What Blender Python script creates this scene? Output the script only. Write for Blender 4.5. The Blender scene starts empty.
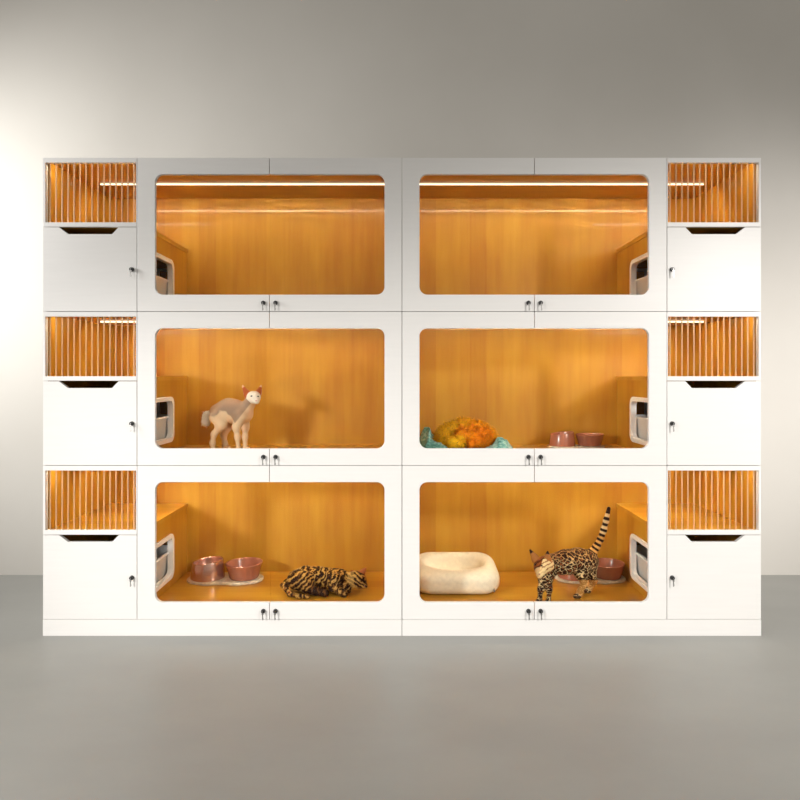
import bpy, bmesh, math, random
import numpy as np
from mathutils import Vector, Matrix, noise

random.seed(7)
rng = np.random.default_rng(7)
sc = bpy.context.scene
COL = sc.collection
R = math.radians

# ------------------------------------------------------------------ scale of the place
S = 0.004284            # metres per photo pixel on the cage fronts (y = 0)
DF = 2.775              # camera distance to the cage fronts
CAMZ = 260 * S
TIER = 154 * S          # height of one cage
PL = 16.5 * S           # plinth height
DEPTH = 0.593           # inner depth of a cage
def W(px, py, Y):
    d = 1 + Y / DF
    return Vector(((px - 402) * S * d, Y, CAMZ - (py - 376) * S * d))

# ------------------------------------------------------------------ node helpers
def new_mat(name):
    m = bpy.data.materials.new(name); m.use_nodes = True
    nt = m.node_tree
    return m, nt, nt.nodes['Principled BSDF']
def N(nt, t, **kw):
    n = nt.nodes.new(t)
    for k, v in kw.items():
        setattr(n, k, v)
    return n
def ramp(nt, stops, fac):
    r = N(nt, 'ShaderNodeValToRGB')
    el = r.color_ramp.elements
    while len(el) < len(stops): el.new(0.5)
    for e, (p, c) in zip(el, stops):
        e.position = p; e.color = (*c, 1)
    nt.links.new(fac, r.inputs['Fac'])
    return r.outputs['Color']
def simple(name, color, rough=0.5, metal=0.0, spec=0.5, var=0.05, scale=6.0, bump=0.0, stretch=(1, 1, 1)):
    m, nt, b = new_mat(name)
    tc = N(nt, 'ShaderNodeTexCoord'); mp = N(nt, 'ShaderNodeMapping')
    mp.inputs['Scale'].default_value = stretch
    nt.links.new(tc.outputs['Object'], mp.inputs['Vector'])
    no = N(nt, 'ShaderNodeTexNoise'); no.inputs['Scale'].default_value = scale; no.inputs['Detail'].default_value = 5
    nt.links.new(mp.outputs['Vector'], no.inputs['Vector'])
    lo = tuple(c * (1 - var) for c in color); hi = tuple(min(1, c * (1 + var)) for c in color)
    nt.links.new(ramp(nt, [(0.3, lo), (0.7, hi)], no.outputs['Fac']), b.inputs['Base Color'])
    b.inputs['Roughness'].default_value = rough; b.inputs['Metallic'].default_value = metal
    b.inputs['Specular IOR Level'].default_value = spec
    if bump:
        bp = N(nt, 'ShaderNodeBump'); bp.inputs['Strength'].default_value = bump; bp.inputs['Distance'].default_value = 0.004
        nt.links.new(no.outputs['Fac'], bp.inputs['Height']); nt.links.new(bp.outputs['Normal'], b.inputs['Normal'])
    return m

def wood(name, grain, across, rough=0.3, coat=0.0):
    """honey veneer in glued strips: grain axis 0/1/2, strips counted along 'across'"""
    m, nt, b = new_mat(name)
    tc = N(nt, 'ShaderNodeTexCoord')
    sep = N(nt, 'ShaderNodeSeparateXYZ'); nt.links.new(tc.outputs['Object'], sep.inputs['Vector'])
    mul = N(nt, 'ShaderNodeMath', operation='MULTIPLY'); mul.inputs[1].default_value = 1 / 0.088
    nt.links.new(sep.outputs[across], mul.inputs[0])
    fl = N(nt, 'ShaderNodeMath', operation='FLOOR'); nt.links.new(mul.outputs[0], fl.inputs[0])
    wn = N(nt, 'ShaderNodeTexWhiteNoise', noise_dimensions='1D'); nt.links.new(fl.outputs[0], wn.inputs['W'])
    # streaks along the grain
    mp = N(nt, 'ShaderNodeMapping'); sca = [38, 38, 38]; sca[grain] = 2.2
    mp.inputs['Scale'].default_value = sca
    nt.links.new(tc.outputs['Object'], mp.inputs['Vector'])
    n1 = N(nt, 'ShaderNodeTexNoise'); n1.inputs['Scale'].default_value = 1.0; n1.inputs['Detail'].default_value = 6; n1.inputs['Roughness'].default_value = 0.65
    nt.links.new(mp.outputs['Vector'], n1.inputs['Vector'])
    # soft cloudy figure
    mp2 = N(nt, 'ShaderNodeMapping'); sc2 = [7, 7, 7]; sc2[grain] = 3.2
    mp2.inputs['Scale'].default_value = sc2
    nt.links.new(tc.outputs['Object'], mp2.inputs['Vector'])
    n2 = N(nt, 'ShaderNodeTexNoise'); n2.inputs['Scale'].default_value = 1.0; n2.inputs['Detail'].default_value = 4
    nt.links.new(mp2.outputs['Vector'], n2.inputs['Vector'])
    def mad(x, k, add):
        q = N(nt, 'ShaderNodeMath', operation='MULTIPLY_ADD'); q.inputs[1].default_value = k
        nt.links.new(x, q.inputs[0])
        if isinstance(add, float): q.inputs[2].default_value = add
        else: nt.links.new(add, q.inputs[2])
        return q.outputs[0]
    f = mad(wn.outputs['Value'], 0.26, mad(n1.outputs['Fac'], 0.5, mad(n2.outputs['Fac'], 0.75, -0.42)))
    c = ramp(nt, [(0.0, (0.40, 0.155, 0.012)), (0.45, (0.53, 0.268, 0.022)), (1.0, (0.70, 0.42, 0.052))], f)
    nt.links.new(c, b.inputs['Base Color'])
    b.inputs['Roughness'].default_value = rough
    b.inputs['Specular IOR Level'].default_value = 0.35
    if coat:
        b.inputs['Coat Weight'].default_value = coat; b.inputs['Coat Roughness'].default_value = 0.035
        bp = N(nt, 'ShaderNodeBump'); bp.inputs['Strength'].default_value = 0.03; bp.inputs['Distance'].default_value = 0.001
        nt.links.new(n1.outputs['Fac'], bp.inputs['Height']); nt.links.new(bp.outputs['Normal'], b.inputs['Coat Normal'])
    return m

def coat_mat(name, rough=0.75, fuzz=0.15, scale=220, hair=False):
    """animal coat: pattern stored on the vertices, broken up by a fine hair noise"""
    m, nt, b = new_mat(name)
    at = N(nt, 'ShaderNodeAttribute', attribute_name='coat')
    tc = N(nt, 'ShaderNodeTexCoord')
    no = N(nt, 'ShaderNodeTexNoise'); no.inputs['Scale'].default_value = scale; no.inputs['Detail'].default_value = 3
    nt.links.new(tc.outputs['Object'], no.inputs['Vector'])
    mr = N(nt, 'ShaderNodeMapRange'); mr.inputs['To Min'].default_value = 1 - fuzz; mr.inputs['To Max'].default_value = 1 + fuzz
    nt.links.new(no.outputs['Fac'], mr.inputs['Value'])
    mx = N(nt, 'ShaderNodeVectorMath', operation='SCALE')
    nt.links.new(at.outputs['Color'], mx.inputs[0]); nt.links.new(mr.outputs['Result'], mx.inputs['Scale'])
    nt.links.new(mx.outputs['Vector'], b.inputs['Base Color'])
    b.inputs['Roughness'].default_value = rough
    b.inputs['Specular IOR Level'].default_value = 0.12
    if hair:
        tr = N(nt, 'ShaderNodeBsdfTranslucent'); nt.links.new(mx.outputs['Vector'], tr.inputs['Color'])
        ms = N(nt, 'ShaderNodeMixShader'); ms.inputs[0].default_value = 0.12
        out = nt.nodes['Material Output']
        nt.links.new(b.outputs[0], ms.inputs[1]); nt.links.new(tr.outputs[0], ms.inputs[2]); nt.links.new(ms.outputs[0], out.inputs[0])
    return m

def emission(name, color, strength):
    m = bpy.data.materials.new(name); m.use_nodes = True
    nt = m.node_tree; nt.nodes.clear()
    e = N(nt, 'ShaderNodeEmission'); e.inputs['Color'].default_value = (*color, 1); e.inputs['Strength'].default_value = strength
    o = N(nt, 'ShaderNodeOutputMaterial'); nt.links.new(e.outputs[0], o.inputs[0])
    return m
def glass_mat(name):
    m = bpy.data.materials.new(name); m.use_nodes = True
    nt = m.node_tree; nt.nodes.clear()
    t = N(nt, 'ShaderNodeBsdfTransparent'); t.inputs['Color'].default_value = (0.985, 0.99, 0.985, 1)
    g = N(nt, 'ShaderNodeBsdfGlossy'); g.inputs['Roughness'].default_value = 0.02
    f = N(nt, 'ShaderNodeFresnel'); f.inputs['IOR'].default_value = 1.14
    x = N(nt, 'ShaderNodeMixShader'); o = N(nt, 'ShaderNodeOutputMaterial')
    nt.links.new(f.outputs[0], x.inputs[0]); nt.links.new(t.outputs[0], x.inputs[1]); nt.links.new(g.outputs[0], x.inputs[2])
    nt.links.new(x.outputs[0], o.inputs[0])
    return m

M_WHITE = simple('white_laminate', (0.86, 0.845, 0.825), 0.38, var=0.012, scale=5, stretch=(1, 4, 16), spec=0.3)
M_TRIM = simple('white_plastic', (0.92, 0.91, 0.89), 0.35, var=0.01)
M_WBACK = wood('honey_wood_upright', 2, 0, 0.5, coat=0.21)
M_WSIDE = wood('honey_wood_side', 2, 1, 0.4, coat=0.12)
M_WFLAT = wood('honey_wood_lengthwise', 0, 1, 0.3, coat=0.2)
M_LED = emission('warm_led', (1.0, 0.84, 0.58), 150)
M_FILL_LED = emission('added_fill_led', (1.0, 0.84, 0.58), 55)
M_GLOW_LIP = emission('glow_lip_emitter', (1.0, 0.86, 0.62), 2.2)
M_GLASS = glass_mat('clear_glass')
M_BAR = simple('peach_enamel', (0.66, 0.43, 0.25), 0.3, var=0.02, spec=0.5)
M_LOCK = simple('black_lock', (0.012, 0.012, 0.013), 0.3)
M_KEY = simple('nickel_key', (0.42, 0.41, 0.40), 0.4, metal=1.0)
M_TRAY = simple('white_tray', (0.92, 0.92, 0.90), 0.4, var=0.01)

# ------------------------------------------------------------------ object helpers
def link_mesh(name, me, mat, parent=None, smooth=False):
    me.name = name
    me.materials.append(mat)
    if smooth:
        for p in me.polygons: p.use_smooth = True
    o = bpy.data.objects.new(name, me); COL.objects.link(o)
    if parent: o.parent = parent
    return o
def obj(name, bm, mat, parent=None, smooth=False, bevel=0.0):
    bmesh.ops.recalc_face_normals(bm, faces=bm.faces)
    me = bpy.data.meshes.new(name); bm.to_mesh(me); bm.free()
    o = link_mesh(name, me, mat, parent, smooth)
    if bevel:
        md = o.modifiers.new('bevel', 'BEVEL'); md.width = bevel; md.segments = 2; md.limit_method = 'ANGLE'; md.angle_limit = R(40)
    return o
def tag(o, label=None, cat=None, group=None, kind=None):
    if label: o['label'] = label
    if cat: o['category'] = cat
    if group: o['group'] = group
    if kind: o['kind'] = kind
    return o
def empty(name, loc):
    o = bpy.data.objects.new(name, None); COL.objects.link(o); o.location = loc; o.empty_display_size = 0.05
    return o
def box(bm, a, b):
    (x0, y0, z0), (x1, y1, z1) = a, b
    v = [bm.verts.new(p) for p in ((x0,y0,z0),(x1,y0,z0),(x1,y1,z0),(x0,y1,z0),(x0,y0,z1),(x1,y0,z1),(x1,y1,z1),(x0,y1,z1))]
    for f in ((0,1,2,3),(4,5,6,7),(0,1,5,4),(1,2,6,5),(2,3,7,6),(3,0,4,7)):
        bm.faces.new([v[i] for i in f])
def arc(cx, cy, r, a0, a1, n=8):
    return [(cx + r*math.cos(R(a0 + (a1-a0)*i/n)), cy + r*math.sin(R(a0 + (a1-a0)*i/n))) for i in range(n+1)]
def rrect(x0, x1, y0, y1, r, n=8):
    return arc(x1-r, y1-r, r, 0, 90, n) + arc(x0+r, y1-r, r, 90, 180, n) + arc(x0+r, y0+r, r, 180, 270, n) + arc(x1-r, y0+r, r, 270, 360, n)
def plate(bm, loops, to3, vec):
    """flat shape with holes, filled and pulled along vec"""
    edges = []
    for lp in loops:
        vs = [bm.verts.new(to3(*p)) for p in lp]
        edges += [bm.edges.new((vs[i], vs[(i+1) % len(vs)])) for i in range(len(vs))]
    res = bmesh.ops.triangle_fill(bm, use_beauty=True, use_dissolve=False, edges=edges)
    faces = [f for f in res['geom'] if isinstance(f, bmesh.types.BMFace)]
    ex = bmesh.ops.extrude_face_region(bm, geom=faces, use_keep_orig=True)
    bmesh.ops.translate(bm, vec=vec, verts=[g for g in ex['geom'] if isinstance(g, bmesh.types.BMVert)])
def cyl(bm, c, r0, r1, axis, h, n=20):
    q = Vector((0, 0, 1)).rotation_difference(Vector(axis)).to_matrix().to_4x4()
    bmesh.ops.create_cone(bm, cap_ends=True, segments=n, radius1=r0, radius2=r1, depth=h, matrix=Matrix.Translation(Vector(c) + Vector(axis).normalized()*h/2) @ q)
def lathe(bm, prof, c=(0, 0, 0), n=56, tilt=None):
    rings = []
    for r, z in prof:
        rings.append([bm.verts.new((r*math.cos(2*math.pi*i/n), r*math.sin(2*math.pi*i/n), z)) for i in range(n)])
    for a, b in zip(rings, rings[1:]):
        for i in range(n): bm.faces.new((a[i], a[(i+1) % n], b[(i+1) % n], b[i]))
    bm.faces.new(rings[0]); bm.faces.new(rings[-1])
    return rings
def copy_tree(o, parent=None):
    c = o.copy(); COL.objects.link(c)
    if parent: c.parent = parent
    for ch in list(o.children): copy_tree(ch, c)
    return c

# ------------------------------------------------------------------ the room
YW = 0.851
def wall_mat():
    m, nt, b = new_mat('plaster')
    tc = N(nt, 'ShaderNodeTexCoord')
    no = N(nt, 'ShaderNodeTexNoise'); no.inputs['Scale'].default_value = 0.9; no.inputs['Detail'].default_value = 6
    nt.links.new(tc.outputs['Object'], no.inputs['Vector'])
    nt.links.new(ramp(nt, [(0.3, (0.60, 0.575, 0.53)), (0.7, (0.66, 0.635, 0.59))], no.outputs['Fac']), b.inputs['Base Color'])
    b.inputs['Roughness'].default_value = 0.85; b.inputs['Specular IOR Level'].default_value = 0.2
    return m
def floor_mat():
    m, nt, b = new_mat('polished_screed')
    tc = N(nt, 'ShaderNodeTexCoord')
    mp = N(nt, 'ShaderNodeMapping'); mp.inputs['Scale'].default_value = (0.7, 1.3, 1); nt.links.new(tc.outputs['Object'], mp.inputs['Vector'])
    no = N(nt, 'ShaderNodeTexNoise'); no.inputs['Scale'].default_value = 1.6; no.inputs['Detail'].default_value = 8; no.inputs['Roughness'].default_value = 0.6
    nt.links.new(mp.outputs['Vector'], no.inputs['Vector'])
    nt.links.new(ramp(nt, [(0.25, (0.285, 0.285, 0.27)), (0.75, (0.335, 0.335, 0.317))], no.outputs['Fac']), b.inputs['Base Color'])
    b.inputs['Roughness'].default_value = 0.42; b.inputs['Specular IOR Level'].default_value = 0.4
    return m
bm = bmesh.new(); box(bm, (-7, YW, -0.1), (7, YW + 0.15, 4.6))
tag(obj('wall_back', bm, wall_mat()), kind='structure')
bm = bmesh.new(); box(bm, (-7, -9, -0.1), (7, YW, 0))
tag(obj('floor', bm, floor_mat()), kind='structure')

# ------------------------------------------------------------------ cages
G = 0.0011                                    # half a seam
def make_lock(parent, x, z, y=0.0):
    b = bmesh.new()
    cyl(b, (x, y, z), 0.0095, 0.0095, (0, -1, 0), 0.003)
    cyl(b, (x, y - 0.003, z), 0.0085, 0.0078, (0, -1, 0), 0.009)
    obj('lock', b, M_LOCK, parent, bevel=0.0008)
    b = bmesh.new()
    box(b, (x - 0.0008, y - 0.016, z - 0.003), (x + 0.0008, y - 0.012, z + 0.003))        # key head in the lock
    cyl(b, (x, y - 0.0165, z - 0.009), 0.0046, 0.0046, (0, 1, 0), 0.0014)                   # ring and bow
    box(b, (x - 0.0022, y - 0.0165, z - 0.034), (x + 0.0022, y - 0.0152, z - 0.010))       # hanging key blade
    box(b, (x + 0.0022, y - 0.0165, z - 0.032), (x + 0.0036, y - 0.0152, z - 0.024))
    obj('key', b, M_KEY, parent)

def make_cage(s):
    """s = -1: side compartment to the left, +1: to the right.  u runs outward from the middle seam"""
    root = empty('cat_cage', (0, 0, PL))
    H = TIER
    X = lambda upx: s * upx * S
    def ubox(b, u0, u1, y0, y1, z0, z1): 
        a, c = sorted((X(u0), X(u1))); box(b, (a, y0, z0), (c, y1, z1))
    B = DEPTH
    zc, zf = H - 0.013, 0.0257              # ceiling and floor inside
    zs = H - 65 * S; zs0 = H - 69.5 * S       # shelf top / underside
    g = G
    e = 0.25
    # white outer shell
    b = bmesh.new()
    ubox(b, e, 359, 0.0205, B + 0.018, H - 0.008, H - g)
    ubox(b, e, 359, 0.0205, B + 0.018, g, 0.018)
    ubox(b, 356.6, 359, 0.0205, B + 0.018, 0.018, H - 0.008)
    ubox(b, e, 1.4, 0.0205, B + 0.018, 0.018, H - 0.008)
    ubox(b, 1.4, 356.6, B + 0.008, B + 0.018, 0.018, H - 0.008)
    obj('outer_shell', b, M_WHITE, root)
    b = bmesh.new(); ubox(b, 1.4, 356.6, B, B + 0.008, 0.018, H - 0.008); obj('back_panel', b, M_WBACK, root)
    b = bmesh.new(); ubox(b, 1.4, 356.6, 0.0205, B, zc, H - 0.008); obj('ceiling_panel', b, M_WFLAT, root)
    b = bmesh.new(); ubox(b, 1.4, 356.6, 0.0205, B, 0.018, zf); obj('floor_panel', b, M_WFLAT, root)
    b = bmesh.new(); ubox(b, 354.5, 356.6, 0.0205, B, zf, zc); obj('side_panel', b, M_WSIDE, root)
    b = bmesh.new(); ubox(b, 1.4, 2.6, 0.0205, B, zf, zc); obj('side_panel', b, M_WSIDE, root)
    # shelf over the side compartment
    b = bmesh.new(); ubox(b, 260.0, 354.5, 0.0205, B, zs0, zs); sh = obj('shelf', b, M_WFLAT, root)
    b = bmesh.new(); ubox(b, 265 + 0.25, 359, 0.0, 0.0205, zs0 + g, zs + 0.001); obj('shelf_edge', b, M_WHITE, sh, bevel=0.001)
    # partition with its round-cornered hatch
    y0, y1, z0, z1 = 0.115, 0.382, zf + 0.040, zf + 0.258
    t = 0.010
    b = bmesh.new()
    plate(b, [[(0.0205, zf), (B, zf), (B, zs0), (0.0205, zs0)], rrect(y0 + t, y1 - t, z0 + t, z1 - t, 0.035)],
          lambda y, z: (X(260.8), y, z), (X(4.2), 0, 0))
    pa = obj('partition', b, M_WSIDE, root)
    b = bmesh.new()
    plate(b, [rrect(y0, y1, z0, z1, 0.042), rrect(y0 + 0.021, y1 - 0.021, z0 + 0.021, z1 - 0.021, 0.028)],
          lambda y, z: (X(260.8) - s * 0.009, y, z), (s * 0.009, 0, 0))
    plate(b, [rrect(y0 + t, y1 - t, z0 + t, z1 - t, 0.035), rrect(y0 + 0.021, y1 - 0.021, z0 + 0.021, z1 - 0.021, 0.028)],
          lambda y, z: (X(260.8), y, z), (X(4.4), 0, 0))
    obj('hatch_frame', b, M_TRIM, pa, bevel=0.002)
    # vent ladder low on the back of the side compartment
    b = bmesh.new()
    for u in (281, 295, 309, 323, 337): ubox(b, u - 1.1, u + 1.1, B - 0.012, B, zf + 0.13, zf + 0.24)
    ubox(b, 278, 340, B - 0.014, B, zf + 0.24, zf + 0.255); ubox(b, 278, 340, B - 0.014, B, zf + 0.12, zf + 0.135)
    obj('vent_grille', b, M_TRIM, root)
    # front frame around the bars
    b = bmesh.new()
    ubox(b, 265.25, 359, 0, 0.0205, H - 5 * S, H - g)
    ubox(b, 356.8, 359, 0, 0.0205, zs + 0.001, H - 5 * S)
    ubox(b, 265.25, 266.0, 0, 0.0205, zs + 0.001, H - 5 * S)
    obj('front_frame', b, M_WHITE, root)
    for i in range(15):
        b = bmesh.new()
        c = 269.0 + 6.0 * i
        cyl(b, (X(c), 0.0105, zs + 0.001), 0.0028, 0.0028, (0, 0, 1), (H - 5 * S) - zs - 0.001, 12)
        obj('bar', b, M_BAR, root, smooth=False)
    # light strip across the ceiling
    b = bmesh.new(); ubox(b, 12, 338, 0.3375, 0.3425, zc - 0.002, zc); ls = obj('light_strip', b, M_LED, root)
    b = bmesh.new(); ubox(b, 12, 338, 0.3335, 0.3355, zc - 0.0065, zc); obj('added_glow_lip', b, M_GLOW_LIP, ls)  # added glowing lip, masks the bright strip and shows a dimmer line
    b = bmesh.new(); ubox(b, 272, 348, 0.0215, 0.0315, H - 0.0155, H - 0.0130); obj('light_strip', b, M_FILL_LED, root)   # added fill strip, unseen behind the rail, brightens the space behind the bars
    # drop door with its cut-out grip
    b = bmesh.new()
    zt = zs0 - g
    pts = [(265.3, 0.0 + g), (359, 0.0 + g), (359, zt), (343, zt), (334, zt - 6.8 * S), (290, zt - 6.8 * S), (283.5, zt), (265.3, zt)]
    plate(b, [pts], lambda u, z: (X(u), 0, z), (0, 0.018, 0))
    dd = obj('drop_door', b, M_WHITE, root, bevel=0.001)
    make_lock(dd, X(270), 42 * S)
    # two glazed doors; each frame is a C open towards the other
    zw0, zw1, r = 16.9 * S, H - 16.7 * S, 8.0
    for k in (0, 1):
        b = bmesh.new()
        if k == 0:    # outer door
            um, uo, ui = 132.5 + 0.3, 264.75, 247.0
        else:         # inner door
            um, uo, ui = 132.5 - 0.3, 0.3, 17.5
        dirn = 1 if k == 0 else -1
        rr = r
        pts = [(um, g), (uo, g), (uo, H - g), (um, H - g), (um, zw1)]
        cx = ui - dirn * rr
        a = arc(0, 0, 1, 90, 0, 8)
        pts += [(cx + dirn * rr * ca, zw1 - rr * S + rr * S * sa) for ca, sa in a]
        a = arc(0, 0, 1, 0, -90, 8)
        pts += [(cx + dirn * rr * ca, zw0 + rr * S + rr * S * sa) for ca, sa in a]
        pts += [(um, zw0)]
        plate(b, [pts], lambda u, z: (X(u), 0, z), (0, 0.018, 0))
        d = obj('glass_door', b, M_WHITE, root, bevel=0.0015)
        b = bmesh.new()
        a, c = sorted((132.5 + dirn * 0.12, ui + dirn * 2.0))
        # pane set in a rebate just behind the frame
        ubox(b, a, c, 0.0184, 0.0200, zw0 - 0.008, zw1 + 0.008)
        obj('glass_pane', b, M_GLASS, d)
        make_lock(d, X(132.5 + dirn * 6.1), 8.6 * S)
    return root

cage = {}
LAB = {
 (-1, 0): 'white cage in the bottom tier, holding the sleeping tabby and two bowls',
 (-1, 1): 'white cage in the middle tier, holding only the hairless cat',
 (-1, 2): 'empty white cage in the top tier, above the hairless cat',
 (1, 0): 'white cage in the bottom tier, holding the spotted cat and a cream bed',
 (1, 1): 'white cage in the middle tier, holding the fluffy orange cat on teal blanket',
 (1, 2): 'empty white cage in the top tier, above the fluffy orange cat',
}
for s in (-1, 1):
    proto = make_cage(s)
    for k in (0, 1, 2):
        o = proto if k == 0 else copy_tree(proto)
        o.location = (0, 0, PL + k * TIER)
        tag(o, LAB[(s, k)], 'cat cage', 'stacked white cat cages')
        cage[(s, k)] = o
for s, lb in ((-1, 'long white plinth under the cages of tabby and hairless cat'), (1, 'long white plinth under the cages of spotted and orange cats')):
    b = bmesh.new(); a, c = sorted((s * 0.25 * S, s * 359.3 * S)); box(b, (a, 0.0, 0.0), (c, DEPTH + 0.018, PL - G))
    tag(obj('plinth', b, M_WHITE, bevel=0.0012), lb, 'plinth', 'plinths under the cages')

# ------------------------------------------------------------------ litter trays
def make_tray():
    b = bmesh.new()
    def loop(w, d, z, r): return [b.verts.new((x, y, z)) for x, y in rrect(-w, w, -d, d, r, 7)]
    ls = [loop(0.140, 0.195, 0, 0.05), loop(0.150, 0.205, 0.006, 0.055), loop(0.160, 0.218, 0.150, 0.06), loop(0.170, 0.228, 0.156, 0.065),
          loop(0.170, 0.228, 0.162, 0.065), loop(0.154, 0.212, 0.164, 0.055), loop(0.146, 0.200, 0.04, 0.05), loop(0.135, 0.19, 0.03, 0.045)]
    for a, c in zip(ls, ls[1:]):
        for i in range(len(a)): b.faces.new((a[i], a[(i+1) % len(a)], c[(i+1) % len(a)], c[i]))
    b.faces.new(ls[0]); b.faces.new(ls[-1])
    return obj('litter_tray', b, M_TRAY, smooth=True)
TL = {(-1, 0): "white litter tray seen through the hatch beside the sleeping tabby's bowls", (-1, 1): 'white litter tray seen through the hatch beside the hairless cat',
      (-1, 2): 'white litter tray behind the hatch of the empty cage above the hairless cat', (1, 0): 'white litter tray seen through the hatch behind the spotted cat',
      (1, 1): 'white litter tray seen through the hatch in the orange cat\'s cage', (1, 2): 'white litter tray behind the hatch of the empty cage above the orange cat'}
tray = make_tray()
for i, (key, lb) in enumerate(TL.items()):
    o = tray if i == 0 else copy_tree(tray)
    s, k = key
    o.location = (s * 303.5 * S, 0.275, PL + k * TIER + 0.0257)
    tag(o, lb, 'litter tray', 'litter trays in the side compartments')

# ------------------------------------------------------------------ bowls on mats
M_BOWL = simple('terracotta_pink_glaze', (0.39, 0.145, 0.088), 0.22, var=0.06, scale=14, spec=0.6)
M_STEEL = simple('rose_brushed_metal', (0.66, 0.40, 0.32), 0.26, metal=0.85, var=0.05, scale=20, stretch=(1, 1, 6))
M_MAT = simple('speckled_stone', (0.62, 0.53, 0.40), 0.7, var=0.25, scale=70, bump=0.3)
FLOORZ = {0: PL + 0.0257, 1: PL + TIER + 0.0257}
def shear_top(b, slope, h):
    for v in b.verts:
        if v.co.z > 0.006: v.co.z += v.co.x * slope * (v.co.z / h)
def make_set(cx, cy, tier, q, names):
    z = FLOORZ[tier]
    # mat: two joined lobes
    b = bmesh.new()
    def outline(off):
        pts = []
        for i in range(64):
            a = 2 * math.pi * i / 64
            w = 0.188 - off; d = 0.098 - off
            x = w * math.copysign(abs(math.cos(a)) ** 0.85, math.cos(a))
            y = d * math.copysign(abs(math.sin(a)) ** 0.8, math.sin(a)) * (1 - 0.16 * math.exp(-(x / 0.05) ** 2)) * (1 + 0.015 * math.sin(9 * a))
            pts.append((x * q, y * q))
        return pts
    ls = []
    for off, zz in ((0.006, 0), (0, 0.003), (0, 0.010), (0.005, 0.0135)):
        ls.append([b.verts.new((x, y, zz * q)) for x, y in outline(off)])
    for a, c in zip(ls, ls[1:]):
        for i in range(64): b.faces.new((a[i], a[(i+1) % 64], c[(i+1) % 64], c[i]))
    b.faces.new(ls[0]); b.faces.new(ls[-1])
    m = obj('feeding_mat', b, M_MAT, smooth=False); m.location = (cx, cy, z)
    tag(m, names[0], 'feeding mat', 'feeding mats')
    zt = z + 0.0135 * q
    # tapering bowl (wide foot, smaller slanted mouth)
    b = bmesh.new()
    lathe(b, [(r * q, h * q) for r, h in ((0.078, 0), (0.0835, 0.002), (0.084, 0.006), (0.0755, 0.080), (0.0745, 0.0835), (0.072, 0.085), (0.0695, 0.083), (0.0685, 0.078), (0.066, 0.03), (0.055, 0.014), (0.01, 0.012))])
    shear_top(b, 0.10, 0.08 * q)
    o = obj('pet_bowl', b, M_STEEL if tier == 0 and cx < 0 else M_BOWL, smooth=True); o.location = (cx - 0.088 * q, cy, zt)
    tag(o, names[1], 'bowl', 'pet bowls')
    md = o.modifiers.new('edge', 'EDGE_SPLIT'); md.split_angle = R(50)
    # flaring bowl
    b = bmesh.new()
    lathe(b, [(r * q, h * q) for r, h in ((0.064, 0), (0.069, 0.002), (0.072, 0.006), (0.0875, 0.066), (0.0905, 0.070), (0.091, 0.074), (0.088, 0.0765), (0.0845, 0.074), (0.082, 0.066), (0.068, 0.016), (0.05, 0.010), (0.01, 0.009))])
    shear_top(b, 0.02, 0.07 * q)
    o = obj('pet_bowl', b, M_BOWL, smooth=True); o.location = (cx + 0.093 * q, cy, zt)
    tag(o, names[2], 'bowl', 'pet bowls')
    md = o.modifiers.new('edge', 'EDGE_SPLIT'); md.split_angle = R(50)
p = W(225.5, 575, 0.455); make_set(p.x, 0.455, 0, 1.0, (
    'pale speckled mat under two bowls beside the sleeping tabby', 'shiny rose metal bowl with narrowing sides beside the sleeping tabby',
    'terracotta pink bowl with flaring sides nearest the sleeping tabby'))
p = W(575.5, 440, 0.46); make_set(p.x, 0.46, 1, 0.76, (
    'small mat mostly hidden under the two bowls in the orange cat\'s cage', 'terracotta bowl with narrowing sides, nearer the fluffy orange cat',
    'terracotta bowl with flaring sides, farther from the fluffy orange cat'))
p = W(590, 575, 0.47); make_set(p.x, 0.47, 0, 0.93, (
    'pale mat under the two bowls behind the spotted cat', 'terracotta bowl almost hidden behind the spotted cat\'s belly',
    'terracotta bowl with flaring sides under the spotted cat\'s raised tail'))

# ------------------------------------------------------------------ implicit modelling for the soft shapes and animals
def surface_nets(F, org, h):
    nx, ny, nz = F.shape
    ins = F < 0
    corners = [(i, j, k) for i in (0, 1) for j in (0, 1) for k in (0, 1)]
    cs = lambda A, c: A[c[0]:nx-1+c[0], c[1]:ny-1+c[1], c[2]:nz-1+c[2]]
    cnt = sum(cs(ins, c).astype(np.int8) for c in corners)
    act = (cnt > 0) & (cnt < 8)
    acc = np.zeros(act.shape + (3,)); num = np.zeros(act.shape)
    for a in corners:
        for ax in range(3):
            if a[ax] == 1: continue
            c = list(a); c[ax] = 1; c = tuple(c)
            fa, fb = cs(F, a), cs(F, c)
            cr = (fa < 0) != (fb < 0)
            t = np.where(cr, fa / np.where(cr, fa - fb, 1), 0)
            pos = np.zeros(act.shape + (3,)); pos[..., :] = a
            pos[..., ax] = t
            acc += pos * cr[..., None]; num += cr
    idx = -np.ones(act.shape, int)
    w = np.argwhere(act); idx[act] = np.arange(len(w))
    V = (w + acc[act] / num[act][:, None]) * h + org
    faces = []
    for ax in range(3):
        sl = [slice(1, n - 1) for n in (nx, ny, nz)]
        a0 = list(sl); a1 = list(sl)
        a0[ax] = slice(0, F.shape[ax] - 1); a1[ax] = slice(1, F.shape[ax])
        A, Bq = ins[tuple(a0)], ins[tuple(a1)]
        off = [1, 1, 1]; off[ax] = 0
        e = np.argwhere(A != Bq)
        if len(e) == 0: continue
        flip = A[tuple(e.T)]
        g = e + off
        u, v = (ax + 1) % 3, (ax + 2) % 3
        def cell(du, dv):
            q = g.copy(); q[:, u] += du; q[:, v] += dv
            return idx[q[:, 0], q[:, 1], q[:, 2]]
        Q = np.stack([cell(-1, -1), cell(0, -1), cell(0, 0), cell(-1, 0)], 1)
        Q[~flip] = Q[~flip][:, ::-1]
        faces.append(Q)
    return V, np.concatenate(faces)

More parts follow.
